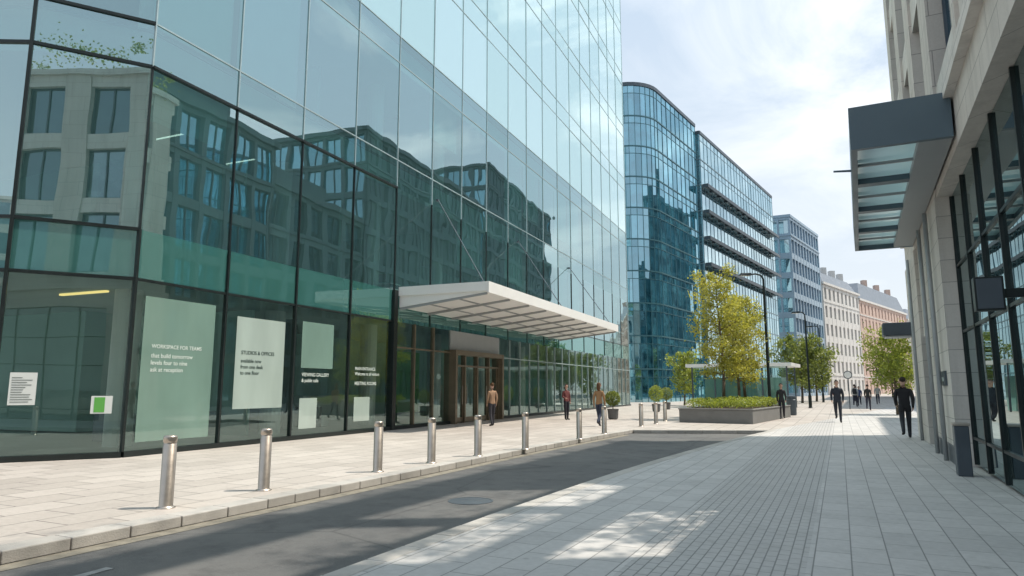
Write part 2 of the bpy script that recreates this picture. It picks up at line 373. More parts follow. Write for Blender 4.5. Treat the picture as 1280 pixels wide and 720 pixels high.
zz=3.95
while zz<15:
    S.prism(inner,zz+.05,zz+.22,3); S.prism([(a+(-.05 if a>-33 else 0),b) for a,b in inner],zz+.225,zz+1.08,2); S.prism([(a+(-.02 if a>-33 else 0),b) for a,b in inner],zz+1.085,zz+1.15,4)
    zz+=5.05
S.prism([(-34,2.3),(-25,4.7),(-18.7,7.3),(-15.2,8.9),(X,10.8),(X,Y2-.02),(-34,Y2-.02)],TOP-.2,TOP+.5,5)
S.prism([(a-.25 if a>-33 else a,b) for a,b in inner],15.4,TOP-.25,0)
S.box(-33.9,-21.5,15,Y2-.6,0.1,15.39,0)
S.build('structure',[M['inner'],M['black'],M['slab'],M['ceil'],M['floor'],M['mgrey']],B1)
C=MB()
y=12.2
while y<Y2-2:
    C.lathe(-15.9,y,[(.33,.06),(.33,15.3)],18); y+=5.34
C.lathe(-19.5,9.6,[(.33,.06),(.33,15.3)],18)
C.build('columns',[M['white']],B1,smooth=False)
I=MB()
for (y,zf,t) in ((Y0+3.4,9.05,0),(Y0+6.0,9.05,0),(Y0+1.2,3.95,1)):
    I.box(-18.2,-16.4,y,y+.10,zf,zf+.045,t)
for _ in range(24):   # blinds
    i=random.randrange(18); kf=random.randrange(0,2); zt=9.05+5.05*kf; h=random.choice([1.2,2.,3.,3.9,3.9])
    y=Y0+2.675*i
    dz=random.choice((0,.004,.008,.012))
    I.box(X-.25-dz,X-.24-dz,y+.10+dz,y+2.57-dz,zt-h,zt-.03-dz,2)
for kf in range(0,2):
    for _ in range(12):
        y=random.uniform(Y0+2,Y2-3); x=random.uniform(-19,-16.5); z=5.12+5.05*kf
        I.box(x,x+1.5,y,y+.7,z+.70,z+.74,3); I.box(x+.05,x+.1,y+.05,y+.65,z,z+.7,4); I.box(x+1.4,x+1.45,y+.05,y+.65,z,z+.7,4); I.box(x+.5,x+1.,y+.3,y+.34,z+.85,z+1.2,4)
    for _ in range(6):
        y=random.uniform(Y0+2,Y2-3); I.box(-21.4,-16.8,y,y+.12,5.12+5.05*kf,9+5.05*kf,5)
I.box(-21,-20,24,29,.07,1.15,3)
for y in (12.9,15.6,18.4,20.5): I.box(-17.8,-16.6,y,y+.5,.07,.8,4); I.box(-17.7,-16.7,y+.55,y+1.,.07,.48,3)
I.box(-21.4,-15.6,16.2,16.32,.07,3.9,5)
I.box(-20,-16.2,18.9,19.0,.07,3.9,4)
I.box(-21.4,-21.3,33,36,.1,3.6,6); I.box(-21.4,-21.3,40,47,.1,3.0,3)
I.build('interior_fittings',[M['lamp'],M['lampy'],M['blind'],M['white'],M['dgrey'],M['inner'],M['green']],B1)
# printed films applied to the panes
P=MB()
fx0,fx1=X+.010,X+.014
P.box(fx0,fx1,Y0+.30,Y0+2.35,.30,3.60,0)
P.box(fx0,fx1,Y0+3.10,Y0+4.95,.95,3.40,1)
P.box(fx0,fx1,Y0+5.70,Y0+7.2,2.1,3.5,0)
P.box(fx0,fx1,Y0+5.70,Y0+6.5,.3,1.2,1)
P.box(fx0,fx1,Y0+8.4,Y0+9.3,.4,1.2,1)
P.build('window_posters',[M['poster'],M['poster2']],B1)
def text(name,s,size,loc,mat,parent,rot=(R(90),0,R(90)),align='LEFT'):
    cu=bpy.data.curves.new(name,'FONT'); cu.body=s; cu.size=size; cu.extrude=.001; cu.space_line=1.15; cu.align_x=align; cu.offset=.0015
    cu.materials.append(mat); o=bpy.data.objects.new(name,cu); o.location=loc; o.rotation_euler=rot; link(o,parent); return o
tx=X+.018
text('lettering_1',"WORKSPACE FOR TEAMS",.125,(tx,Y0+.55,2.42),M['inkw'],B1)
text('lettering_1b',"that build tomorrow\nlevels four to nine\nask at reception",.14,(tx,Y0+.55,2.2),M['inkw'],B1)
text('lettering_2',"STUDIOS & OFFICES",.14,(tx,Y0+3.3,2.40),M['ink'],B1)
text('lettering_2b',"available now\nfrom one desk\nto one floor",.14,(tx,Y0+3.3,2.18),M['ink'],B1)
text('lettering_3',"VIEWING GALLERY\n& public cafe",.15,(tx,Y0+5.75,1.85),M['inkw'],B1)
text('lettering_4',"MAIN ENTRANCE\nWelcome to all visitors",.15,(tx,Y0+8.4,2.1),M['inkw'],B1)
text('lettering_5',"MEETING ROOMS",.16,(tx,Y0+8.4,1.6),M['inkw'],B1)
cf=Vector((-15.23,8.82)); dfc=(Vector((X,Y0))-cf).normalized()
P=MB()
P.obox(cf+dfc*1.72,cf+dfc*2.12,.02,.025,.95,1.33,0); P.obox(cf+dfc*1.78,cf+dfc*1.98,.027,.03,.98,1.3,1)
P.obox(cf+dfc*.25,cf+dfc*.72,.02,.025,1.15,1.82,0)
for i in range(11): P.obox(cf+dfc*.29,cf+dfc*(.45+random.random()*.22),.027,.03,1.21+i*.05,1.219+i*.05,2)
P.build('window_notices',[M['paper'],M['green'],M['ink']],B1)
E=MB()
E.box(X-.25,X+.32,25.8,25.98,0,3.12,0);E.box(X-.25,X+.32,30.72,30.9,0,3.12,0);E.box(X-.24,X+.31,25.98,30.72,2.92,3.12,0)
E.box(X-.1,X+.12,25.98,30.72,2.42,2.50,0)
xs=[25.98,27.1,28.35,29.6,30.72]
for i in range(5): E.box(X-.09,X+.13,xs[i]-(.05 if i else 0),xs[i]+.05,0,2.92,0)
for i in range(4):
    E.box(X-.02,X+.04,xs[i]+.06,xs[i+1]-.06,0.02,.24,0); E.box(X-.015,X+.035,xs[i]+.06,xs[i]+.13,.24,2.42,0); E.box(X-.015,X+.035,xs[i+1]-.13,xs[i+1]-.06,.24,2.42,0)
    yy=xs[i+1]-.22 if i%2==0 else xs[i]+.2
    E.tube((X+.09,yy,.8),(X+.09,yy,1.6),.018,.018,8,2)
    E.face([(X+.01,xs[i]+.05,.24),(X+.01,xs[i+1]-.05,.24),(X+.01,xs[i+1]-.05,2.42),(X+.01,xs[i]+.05,2.42)],1)
    E.face([(X+.01,xs[i]+.05,2.5),(X+.01,xs[i+1]-.05,2.5),(X+.01,xs[i+1]-.05,2.92),(X+.01,xs[i]+.05,2.92)],1)
E.box(X-.05,X+.05,25.8,30.9,3.13,3.95,3)
E.build('entrance_doors',[M['bronze'],M['glassG'],M['steel'],M['mgrey']],B1)
K=MB()
ca,cb=Y1+.2,Y1+18.6; W=3.75
K.hexa([(X+.12,ca,4.47),(X+W,ca,4.87),(X+W,cb,4.87),(X+.12,cb,4.47),(X+.12,ca,5.2),(X+W,ca,5.2),(X+W,cb,5.2),(X+.12,cb,5.2)],0)
K.box(X+W+.001,X+W+.07,ca-.05,cb+.05,4.84,5.24,0); K.box(X+.12,X+W,ca-.07,ca-.002,4.90,5.235,0); K.box(X+.12,X+W,cb+.002,cb+.07,4.90,5.235,0)
n=9
for i in range(n+1):
    y=ca+.06+(cb-ca-.12)*i/n
    K.hexa([(X+.14,y-.04,4.38),(X+W-.05,y-.04,4.79),(X+W-.05,y+.04,4.79),(X+.14,y+.04,4.38),(X+.14,y-.04,4.466),(X+W-.05,y-.04,4.865),(X+W-.05,y+.04,4.865),(X+.14,y+.04,4.466)],1)
for f in (.33,.66):
    x=X+W*f; zf=4.47+.4*f
    K.box(x-.03,x+.03,ca+.12,cb-.12,zf-.05,zf-.01,1)
K.build('entrance_canopy',[M['white'],M['mgrey']],B1)
T=MB()
for yy in (ca+.3,ca+9.2,cb-.3):
    T.tube((X+W-.25,yy,5.2),(X+.08,yy+2.6,9.35),.02,.02,8); T.box(X+.0,X+.10,yy+2.55,yy+2.65,9.3,9.4)
T.build('canopy_tie_rods',[M['dgrey']],B1)

# ------------------------------------------------------------------ RIGHT near building
HR=R(-26.9)
B2=empty('stone_office_building',rz=HR)
S=MB()
S.box(2.02,16,-25,25.7,-.1,5.0,2); S.box(2.02,16,-25,15.5,5.0,7.0,2); S.box(2.02,16,15.5,25.7,5.0,17,2)
S.box(1.64,2.02,-25,16.0,5.35,6.15,0)
piers=[-24.5,-17,-9.5,-2,5.2]
for y in piers: S.box(1.6,2.02,y,y+1.3,0,5.35,0)
S.box(1.6,2.02,15.95,20.3,0,5.35,1); S.box(1.58,2.02,21.9,25.98,0,5.35,1); S.box(1.66,2.02,20.3,21.9,2.9,5.349,1)
S.box(1.57,1.60,15.97,20.28,0,.35,3)
S.box(2.02,16,25.7,26,0,17,0); 
S.box(1.5,2.02,-25,26,6.15,6.4,1)
S.box(1.62,2.02,16,26,5.35,6.15,0)
bay=3.3; ys=[-25+bay*i for i in range(16)]
def is_open(y,zf): return (zf>10 and 4<y<12) or (7<zf<9 and 7<y<9)  # bays opened on purpose so sun patches land on the plaza
for y in ys:
    y1=min(y+(.35 if 7<y<12 else 1.25),26)
    if y<26: S.box(1.6,2.05,y,y1,6.4,17,0)
for zf in (6.4,9.9,13.2,16.4):
    if zf==13.2:
        S.box(1.66,2.03,-25,4.8,zf+.002,zf+.75,1); S.box(1.66,2.03,14.6,25.95,zf+.002,zf+.75,1)
        S.box(1.8,1.95,4.8,14.6,zf+.1,zf+.22,3)
    else: S.box(1.66,2.03,-25,25.95,zf+.002,zf+.75,1)
S.box(1.45,2.3,-25,26.1,17,17.3,1)
for zf,zt in ((7.15,9.9),(10.65,13.2),(13.95,16.4)):
    for i,y in enumerate(ys):
        a,b=y+(.35 if 7<y<12 else 1.25),min(y+bay,26)
        if b-a<.3 or is_open(y,zf): continue
        S.box(1.93,1.99,a,b,zf,zt,4)
        S.box(1.88,1.93,a,b,zf,zf+.08,3);S.box(1.88,1.93,a,b,zt-.08,zt,3);m=(a+b)/2
        S.box(1.875,1.93,m-.04,m+.04,zf,zt,3); S.box(1.88,1.93,a,a+.07,zf+.08,zt-.08,3); S.box(1.88,1.93,b-.07,b,zf+.08,zt-.08,3)
S.build('walls',[M['lstone'],M['lstone2'],M['lstone'],M['dgrey'],M['glass4']],B2,bevel=0)
def leaf(b,c,s,m=0,r=None):
    n=Vector((random.gauss(0,1),random.gauss(0,1),random.gauss(0,1)+.5)).normalized(); u=n.orthogonal().normalized()
    a=random.uniform(0,6.28); u2=u*math.cos(a)+n.cross(u)*math.sin(a); w2=n.cross(u2)
    c=Vector(c); b.face([c-u2*s*.5,c-w2*s*.32,c+u2*s*.55+n*s*.1,c+w2*s*.32],m,r)
# foliage added behind the open bays and on the parapet to dapple the sunlight
b=MB()
def clump(x,y,z,r,n,s=.15):
    for _ in range(n): leaf(b,(x+random.gauss(0,r*.5),y+random.gauss(0,r*.6),z+random.gauss(0,r*.5)),s)
random.seed(5)
stems=(5.4,7.2,9.1,10.6,12.2,13.9)
for y in stems:
    for _ in range(9): clump(2.7+random.uniform(-.4,.6),y+random.uniform(-.9,.9),random.uniform(10.2,16.4),random.uniform(.25,.9),75)
for _ in range(20): clump(2.2,random.uniform(8,12),random.uniform(7.2,9.9),.3,45)
for i in range(60): clump(1.9,-20+i*.77+random.uniform(-.4,.4),17.5+random.uniform(0,1.5),.6*random.uniform(.4,1.7),85)
b.build('added_dapple_foliage',[M['leafG']],B2)
b=MB(); 
for y in stems: b.tube((2.7,y,7),(2.7,y,15.6),.06,.03,6)
b.build('added_dapple_stems',[M['bark']],B2)
G=MB();F=MB()
def store(a,b):
    curtain([(1.9,b),(1.9,a)],[.05,.55,2.6,3.9,5.34],1.5,G,F,0,0,.05,.045,.05,tilt=.003)
for a,b in ((-23.2,-17),(-15.7,-9.5),(-8.2,-2),(-.7,5.2),(6.5,15.95)): store(a,b)
curtain([(1.9,21.9),(1.9,20.3)],[.02,2.2,2.9],.8,G,F,0,0,.07,.08,.06)
G.build('shop_glazing',[M['glassR']],B2);F.build('shop_frames',[M['black']],B2)
K=MB()
x0,x1,y0,y1,z0,z1=.12,1.6,12.5,22.2,5.5,6.25
K.box(x0,x1,y0,y0+.1,z0,z1,0);K.box(x0,x1,y1-.1,y1,z0,z1,0);K.box(x0,x0+.1,y0+.1,y1-.1,z0,z1,0);K.box(1.12,x1,y0+.1,y1-.1,z0+.01,z1,1)
n=4
for i in range(1,n):
    y=y0+.1+(y1-y0-.2)*i/n; K.box(x0+.1,1.12,y-.12,y+.12,z0+.02,z0+.18,0)
for i in range(n):
    ya=y0+.1+(y1-y0-.2)*i/n; yb=y0+.1+(y1-y0-.2)*(i+1)/n
    K.box(x0+.1,1.12,(ya+yb)/2-.025,(ya+yb)/2+.025,z0+.06,z0+.11,1)
K.face([(x0+.1,y0+.1,z0+.13),(1.12,y0+.1,z0+.13),(1.12,y1-.1,z0+.13),(x0+.1,y1-.1,z0+.13)],2)
K.tube((x0,14.6,5.75),(x0-.32,14.6,5.78),.025,.02,8,0)
K.build('side_canopy',[M['slate'],M['mgrey'],M['frost']],B2)
K=MB(); K.box(.75,1.58,24.6,25.6,3.15,3.55,0); K.box(.8,1.55,24.65,25.55,3.10,3.149,1); K.build('small_canopy',[M['dgrey'],M['mgrey']],B2,bevel=.02)
K=MB(); K.box(1.22,1.5,9.15,9.32,2.36,2.74,0); K.box(1.5,1.82,9.2,9.27,2.5,2.6,0);K.box(1.24,1.48,9.143,9.149,2.38,2.72,1); K.build('projecting_sign',[M['black'],M['dgrey']],B2,bevel=.01)
K=MB(); K.box(1.56,1.60,16.6,17.5,1.55,1.85,0); K.build('wall_plaque',[M['dgrey']],B2)
text('plaque_lettering',"RECEPTION",.12,(1.555,17.45,1.64),M['inkw'],B2,rot=(R(90),0,R(-90)))
K=MB()
for y,w in ((14.2,.3),): K.box(1.4,1.62,y,y+w,.0,.85,0); K.box(1.38,1.64,y-.02,y+w+.02,.85,.9,1)
K.build('ashtray_bin',[M['dgrey'],M['steel']],B2,bevel=.015)
K=MB()
for x,y in ((1.5,17.1),(1.5,18.9),(1.5,23.3)): K.tube((x,y,0),(x,y,5.3),.045,.045,10)
K.build('rainwater_pipes',[M['mgrey']],B2,smooth=True)

# ------------------------------------------------------------------ generic masonry building
def masonry(name,poly,h,st,bay,wall,trim,glassm,pier=.8,band=.9,base=0,cornice=.35,roof=None,mull=True,plant=False):
    e=empty(name)
    W=MB();Gm=MB()
    n=len(poly); ns=max(1,round(h/st)); st=h/ns
    cen=Vector((sum(p[0] for p in poly)/n,sum(p[1] for p in poly)/n))
    core=[]
    for i in range(n):
        p=Vector(poly[i]); v=(cen-p).normalized(); core.append(tuple(p+v*.75))
    W.prism(core,0,h,0,2)
    if plant:
        c2=[tuple(Vector(p)+(cen-Vector(p))*.35) for p in poly]; W.prism(c2,h,h+3.2,1)
    for i in range(n):
        p,q=Vector(poly[i]),Vector(poly[(i+1)%n]); d,nn,L=inset(p,q)
        if L<1: continue
        k=max(1,round(L/bay))
        for j in range(k):
            a=p+d*(L*j/k);b=p+d*(L*(j+1)/k)
            for s in range(ns):
                Gm.face([(v.x,v.y,zq) for v,zq in ((a-nn*.35,s*st),(b-nn*.35,s*st),(b-nn*.35,s*st+st),(a-nn*.35,s*st+st))])
            W.obox(a,a+d*pier/2,-.42,0,0,h,0); W.obox(b-d*pier/2,b,-.42,0,0,h,0)
            if mull: m=(a+b)/2; W.obox(m-d*.05,m+d*.05,-.34,-.26,0,h-.2,3)
        for s in range(ns+1):
            zb=s*st-band*.45; W.obox(p,q,-.41,-.04,max(0,zb),min(h-.003,s*st+band*.55),0,a=-.05,b=-.05)
            if s in (1,ns-1): W.obox(p,q,-.3,.12,s*st+band*.1,s*st+band*.1+.22,1,a=0,b=.12)
        W.obox(p,q,-.6,cornice,h,h+.5,1,a=0,b=cornice)
    W.build('walls',[wall,trim,M['roof'],M['dgrey']],e); Gm.build('windows',[glassm],e)
    if roof:
        rh,ins=roof; Rm=MB()
        top=[tuple(Vector(p)+(cen-Vector(p)).normalized()*ins) for p in poly]; bot=[tuple(Vector(p)+(cen-Vector(p)).normalized()*.5) for p in poly]
        for i in range(n):
            j=(i+1)%n; Rm.face([(bot[i][0],bot[i][1],h+.5),(bot[j][0],bot[j][1],h+.5),(top[j][0],top[j][1],h+rh),(top[i][0],top[i][1],h+rh)])
            d,nn,L=inset(poly[i],poly[j]); k=int(L/4.5)
            for t in range(k):
                a=Vector(poly[i])+d*(L*(t+.5)/k); Rm.obox(a-d*.7,a+d*.7,-2.6,-1.0,h+.5,h+min(rh-.6,2.2),1)
                Rm.obox(a-d*.5,a+d*.5,-1.0,-.97,h+.8,h+min(rh-.6,2.2)-.2,2)
        Rm.face([(p[0],p[1],h+rh) for p in top])
        for t in (.2,.5,.8):
            c=Vector(top[0]).lerp(Vector(top[1]),t); Rm.box(c.x-.6,c.x+.6,c.y+.6,c.y+1.8,h+1,h+rh+1.8,3)
        Rm.build('roof',[M['roof'],trim,glassm,wall],e)
    return e
def RL(q,D): return (.892*q+.452*D,-.452*q+.892*D)
def rect(q0,q1,D0,D1): return [RL(q0,D0),RL(q1,D0),RL(q1,D1),RL(q0,D1)]
masonry('office_block',rect(12,28,31,47),23,3.8,2.6,M['rstone'],M['rtrim'],M['glass2'],.45,.8,plant=True)
masonry('office_block',rect(13,28,47.5,64),20,3.8,3.2,M['rstone'],M['rtrim'],M['glass4'],.9,1.,plant=True)
masonry('office_block',rect(14,34,66,104),32,3.9,2.8,M['rstone'],M['rtrim'],M['glass2'],.45,.8,plant=True)
masonry('office_block',rect(15,34,108,150),41,3.9,2.8,M['rstone'],M['rtrim'],M['glass2'],.45,.8,plant=True)
masonry('office_block',rect(2,22,-62,-27),22,3.8,2.8,M['rstone'],M['rtrim'],M['glass2'],.45,.8)
masonry('office_block',[(-70,-60),(-30,-72),(-36,-90),(-76,-78)],26,3.9,3.6,M['pstone'],M['pstone'],M['glass4'],.9,1.)
masonry('slab_office_building',[(44.5,129),(52.4,125),(65.5,142.5),(57,149)],33.5,3.6,2.2,M['cladb'],M['cladb'],M['glass3'],.35,1.1,cornice=.1,mull=False)
masonry('stone_terrace_building',[(69.3,150),(87.5,170.3),(78,179),(60,158.5)],24.5,3.9,3.0,M['pstone'],M['pstone'],M['glass4'],1.5,1.5,roof=(3.2,3.5))
masonry('brick_terrace_building',[(87.7,170.5),(120.4,206.8),(110,216),(78.2,179.2)],23.5,3.9,3.2,M['brick'],M['pstone'],M['glass4'],1.6,1.5,roof=(5.,4.5))
masonry('stone_terrace_building',[(121,207.5),(160,250),(150,262),(110.5,217)],22,3.9,3.2,M['pstone'],M['pstone'],M['glass4'],1.5,1.5,roof=(4.,4.5))

# ------------------------------------------------------------------ teal glass towers
def tower(name,poly,h,st,mod,gm,fm,bm_,mw=.05,louv=None,depth=.05):
    e=empty(name); G=MB();F=MB();S=MB()
    ns=round(h/st); lv=[]
    for i in range(ns):
        lv+= [i*st, i*st+st-.9]
    lv=[.0]+[z for z in lv if z>0.1]+[h]
    curtain(poly+[poly[0]],lv,mod,G,F,0,0,mw,depth,.06,tilt=.007,last=False)
    n=len(poly)
    cen=Vector((sum(p[0] for p in poly)/n,sum(p[1] for p in poly)/n))
    S.prism([tuple(Vector(p)+(cen-Vector(p)).normalized()*.5) for p in poly],0,h-.1,1)
    for i in range(n):
        p,q=poly[i],poly[(i+1)%n]; S.obox(p,q,-.4,.10,h-.02,h+.4,1,a=0.,b=.02)
        for k in range(1,ns): S.obox(p,q,-.12,.065,k*st-.10,k*st+.04,0)
        if louv and louv(i):
            for k in louv(i):
                S.obox(p,q,.14,.9,k*st-.15,k*st+.02,1); S.obox(p,q,.8,.92,k*st-.45,k*st-.16,1)
                d,nn,L=inset(p,q)
                for t in range(int(L/3)):
                    a=Vector(p)+d*3*t; S.obox(a,a+d*.08,.1,.85,k*st-.4,k*st-.16,1)
    G.build('glazing',[gm],e);F.build('mullions',[fm],e);S.build('floor_bands',[bm_,M['dgrey']],e)
    return e
arc=[(13.5+4*math.cos(R(a)),77.26+4*math.sin(R(a))) for a in range(215,326,10)]
tower('curved_glass_tower',arc+[(24.1,85.7),(9.3,95.9)],35.6,3.56,1.4,M['glass2'],M['teal'],M['teal'])
q0=Vector((24.75,86.0)); q1=q0+Vector((.566,.824))*37.6
tower('glass_office_block',[tuple(q0),tuple(q1),(q1.x-14.8,q1.y+10.2),(q0.x-14.8,q0.y+10.2)],34.8,3.48,1.5,M['glass3'],M['pale'],M['pale'],louv=lambda i:[8,7,6,5] if i==0 else None)

# ------------------------------------------------------------------ vegetation
def tree(name,loc,h,cw,mat,crown0=.3,leaves=4200,ls=.11,seed=0,trunk=.09):
    random.seed(100+seed); e=empty(name,loc); T=MB();Lf=MB()
    pts=[Vector((0,0,-.05))]
    k=9
    for i in range(1,k+1): pts.append(pts[-1]+Vector((random.uniform(-.05,.05),random.uniform(-.05,.05),h*.93/k)))
    for i in range(k): T.tube(pts[i],pts[i+1],trunk*(1-i/k*.85),trunk*(1-(i+1)/k*.85),8)
    clumps=[]
    nl=28
    for i in range(nl):
        f=crown0+(.95-crown0)*(i+random.random()*.6)/nl
        z=f*h; j=min(k-1,int(f/.93*k)); base=pts[j].lerp(pts[j+1],min(1,f/.93*k-j))
        g=(f-crown0)/(1-crown0); rad=cw*.5*(math.sin(math.pi*min(1,(g*.82+.16)))**.7)*random.uniform(.6,1.15)
        a=i*2.4+random.uniform(-.4,.4); d=Vector((math.cos(a),math.sin(a),random.uniform(.35,.9)))
        tip=base+Vector((d.x*rad,d.y*rad,d.z*rad*.9)); mid=base.lerp(tip,.5)+Vector((0,0,-.06*rad))
        T.tube(base,mid,.028*h/7,.018*h/7,5);T.tube(mid,tip,.018*h/7,.006,5)
        for t in (.45,.75,1.): clumps.append((base.lerp(tip,t),rad*.32*random.uniform(.6,1.3)+.14))
        for q in range(2):
            t2=tip+Vector((random.uniform(-.4,.4)*rad,random.uniform(-.4,.4)*rad,random.uniform(-.2,.4)*rad)); T.tube(mid,t2,.01,.004,4); clumps.append((t2,rad*.2+.1))
    per=max(4,leaves//len(clumps))
    for c,r in clumps:
        sh=random.uniform(0,.55)
        for _ in range(per):
            p=c+Vector((random.gauss(0,r*.5),random.gauss(0,r*.5),random.gauss(0,r*.5)))
            leaf(Lf,p,ls*random.uniform(.7,1.3),0,min(1,sh+random.random()*.45))
    T.build('trunk_and_limbs',[M['bark']],e,smooth=True);Lf.build('foliage',[mat],e)
    return e
tree('plane_tree',(10.2,33.2,.45),6.9,2.4,M['leafY'],.22,7500,.12,1)
tree('plane_tree',(12.1,35.6,.45),6.0,2.2,M['leafY'],.20,6500,.12,2)
tree('plane_tree',(11.3,34.2,.45),4.9,1.6,M['leafY'],.28,3000,.12,9)
tree('street_tree',(15.0,60,0),4.6,2.4,M['leafL'],.22,2400,.2,3)
tree('street_tree',(29.5,70,0),6.4,5.0,M['leafG'],.2,5200,.26,4,.14)
tree('street_tree',(34.5,78,0),5.8,4.2,M['leafG'],.2,3200,.28,5,.14)
tree('street_tree',(21.9,39.2,0),4.6,3.0,M['leafL'],.28,5200,.14,6,.1)
tree('street_tree',(62,112,0),6.8,5.4,M['leafG'],.2,2800,.35,7,.16)
random.seed(21)
e=empty('planter_bed')
PL=[(7.4,30.6),(10.1,29.0),(14.6,36.2),(12.0,38.0)]
b=MB(); b.prism(PL,0,.56,0); 
for i in range(4): b.obox(PL[i],PL[(i+1)%4],-.14,.03,.561,.62,0,a=0,b=.03)
b.build('planter_wall',[M['planter']],e,bevel=.015)
b=MB(); b.prism([(7.7,30.65),(10.1,29.25),(14.3,36.1),(12.0,37.6)],.561,.60); b.build('planter_soil',[M['soil']],e)
b=MB()
c0=Vector((7.7,30.75));c1=Vector((10.05,29.35));c2=Vector((14.2,36.));c3=Vector((12.0,37.5))
for _ in range(10000):
    u,v=random.random(),random.random(); p=c0.lerp(c1,u).lerp(c3.lerp(c2,u),v)
    hh=.36+.2*noise.noise(Vector((p.x*1.7,p.y*1.7,0)))+.08*noise.noise(Vector((p.x*6,p.y*6,3)))
    leaf(b,(p.x,p.y,.62+hh*(random.random()**.5)),.085,0)
b.build('hedge_foliage',[M['leafL']],e)
def potshrub(loc,r,zc,kind=0):
    e=empty('potted_shrub',loc); b=MB(); b.lathe(0,0,[(.17,0),(.24,.05),(.27,.45),(.29,.47),(.29,.5),(.24,.5),(.23,.46)],18); b.tube((0,0,.4),(0,0,zc),.025,.02,6,1); b.build('pot',[M['pot'],M['bark']],e,smooth=False)
    b=MB()
    for _ in range(1300):
        v=Vector((random.gauss(0,1),random.gauss(0,1),random.gauss(0,1))).normalized()*r*random.uniform(.75,1.05); leaf(b,(v.x,v.y,zc+v.z*(1.15 if kind else 1)),.08)
    b.build('foliage',[M['leafL'] if kind else M['leafG']],e)
potshrub((4.9,33.5,0),.36,1.0); potshrub((9.2,44,0),.45,1.15,1); potshrub((11,49,0),.45,1.1)

# ------------------------------------------------------------------ street furniture
def bollard(loc):
    b=MB(); b.lathe(0,0,[(.115,0),(.115,.012),(.09,.02),(.083,.03),(.083,.79),(.076,.795),(.076,.815),(.083,.82),(.083,.875),(.078,.892),(.06,.90),(.0,.905)],24)
    o=b.build('bollard',[M['steel']],None,smooth=False,loc=loc)
    for p in o.data.polygons: p.use_smooth=len(p.vertices)==4
    return o
for x,y in ((-4.38,8.91),(-3.68,10.4),(-2.43,12.64),(-1.63,14.1),(-.76,15.5),(.33,17.2),(2.0,20.6),(3.05,22.9),(5.1,27.3),(6.1,29.3),(7.0,31.6),(-5.9,5.6),(-7.2,2.6)):
    bollard((x,y,0))
def lamp(loc,h,rz,arm=.9):
    e=empty('street_lamp',loc,rz); b=MB()
    b.lathe(0,0,[(.17,0),(.17,.03),(.12,.06),(.12,.9),(.10,.95),(.08,1.),(.06,h-.5)],14)
    P=[Vector((0,0,h-.5)),Vector((0,0,h-.15)),Vector((-.12,0,h+.05)),Vector((-.4,0,h+.12)),Vector((-arm,0,h+.08))]
    for i in range(4): b.tube(P[i],P[i+1],.055-.004*i,.051-.004*i,8)
    b.hexa([(-arm-.55,-.14,h+.02),(-arm+.05,-.1,h+.02),(-arm+.05,.1,h+.02),(-arm-.55,.14,h+.02),(-arm-.5,-.09,h+.14),(-arm+.05,-.07,h+.16),(-arm+.05,.07,h+.16),(-arm-.5,.09,h+.14)])
    b.box(-arm-.5,-arm-.05,-.08,.08,h-.0,h+.019,1)
    b.build('post_and_lantern',[M['black'],M['white']],e,bevel=0)
lamp((12.95,34.6,0),7.2,R(5),.7); lamp((33,73,0),8.0,R(-30),.7); lamp((22.5,52,0),7.2,R(-25),.4)
e=empty('glass_kiosk',(14.2,54,0),R(-30)); b=MB()
b.box(-.4,7.4,-.4,4.4,3.1,3.35,0); 
for x in (0,1.75,3.5,5.25,7): b.box(x-.05,x+.05,-.05,.05,0,3.1,1); b.box(x-.05,x+.05,3.95,4.05,0,3.1,1)
for i in range(4): b.face([(i*1.75+.05,0,.1),(i*1.75+1.7,0,.1),(i*1.75+1.7,0,3.1),(i*1.75+.05,0,3.1)],2)
b.box(.6,6.4,1.5,3.5,.0,2.3,3)
b.build('kiosk_frame',[M['white'],M['dgrey'],M['glassC'],M['inner']],e)
e=MB(); e.lathe(0,0,[(.22,0),(.25,.04),(.27,.85),(.24,.88),(.24,.98),(.27,1.0),(.25,1.06),(0,1.1)],18); e.build('litter_bin',[M['dgrey']],None,loc=(15.6,38.5,0))
def signpost(loc,rz):
    e=empty('traffic_sign',loc,rz); b=MB(); b.tube((0,0,0),(0,0,2.7),.035,.035,10); b.lathe(0,0,[(.07,0),(.07,.03),(.04,.05)],12)
    b.build('post',[M['dgrey']],e)
    b=MB()
    seg=24
    b.face([(.3*math.cos(6.2832*i/seg),-.04,2.45+.3*math.sin(6.2832*i/seg)) for i in range(seg)],0); b.face([(.24*math.cos(6.2832*i/seg),-.045,2.45+.24*math.sin(6.2832*i/seg)) for i in range(seg)],1)
    b.build('disc',[M['dgrey'],M['white']],e)
signpost((24.5,50,0),R(-30))

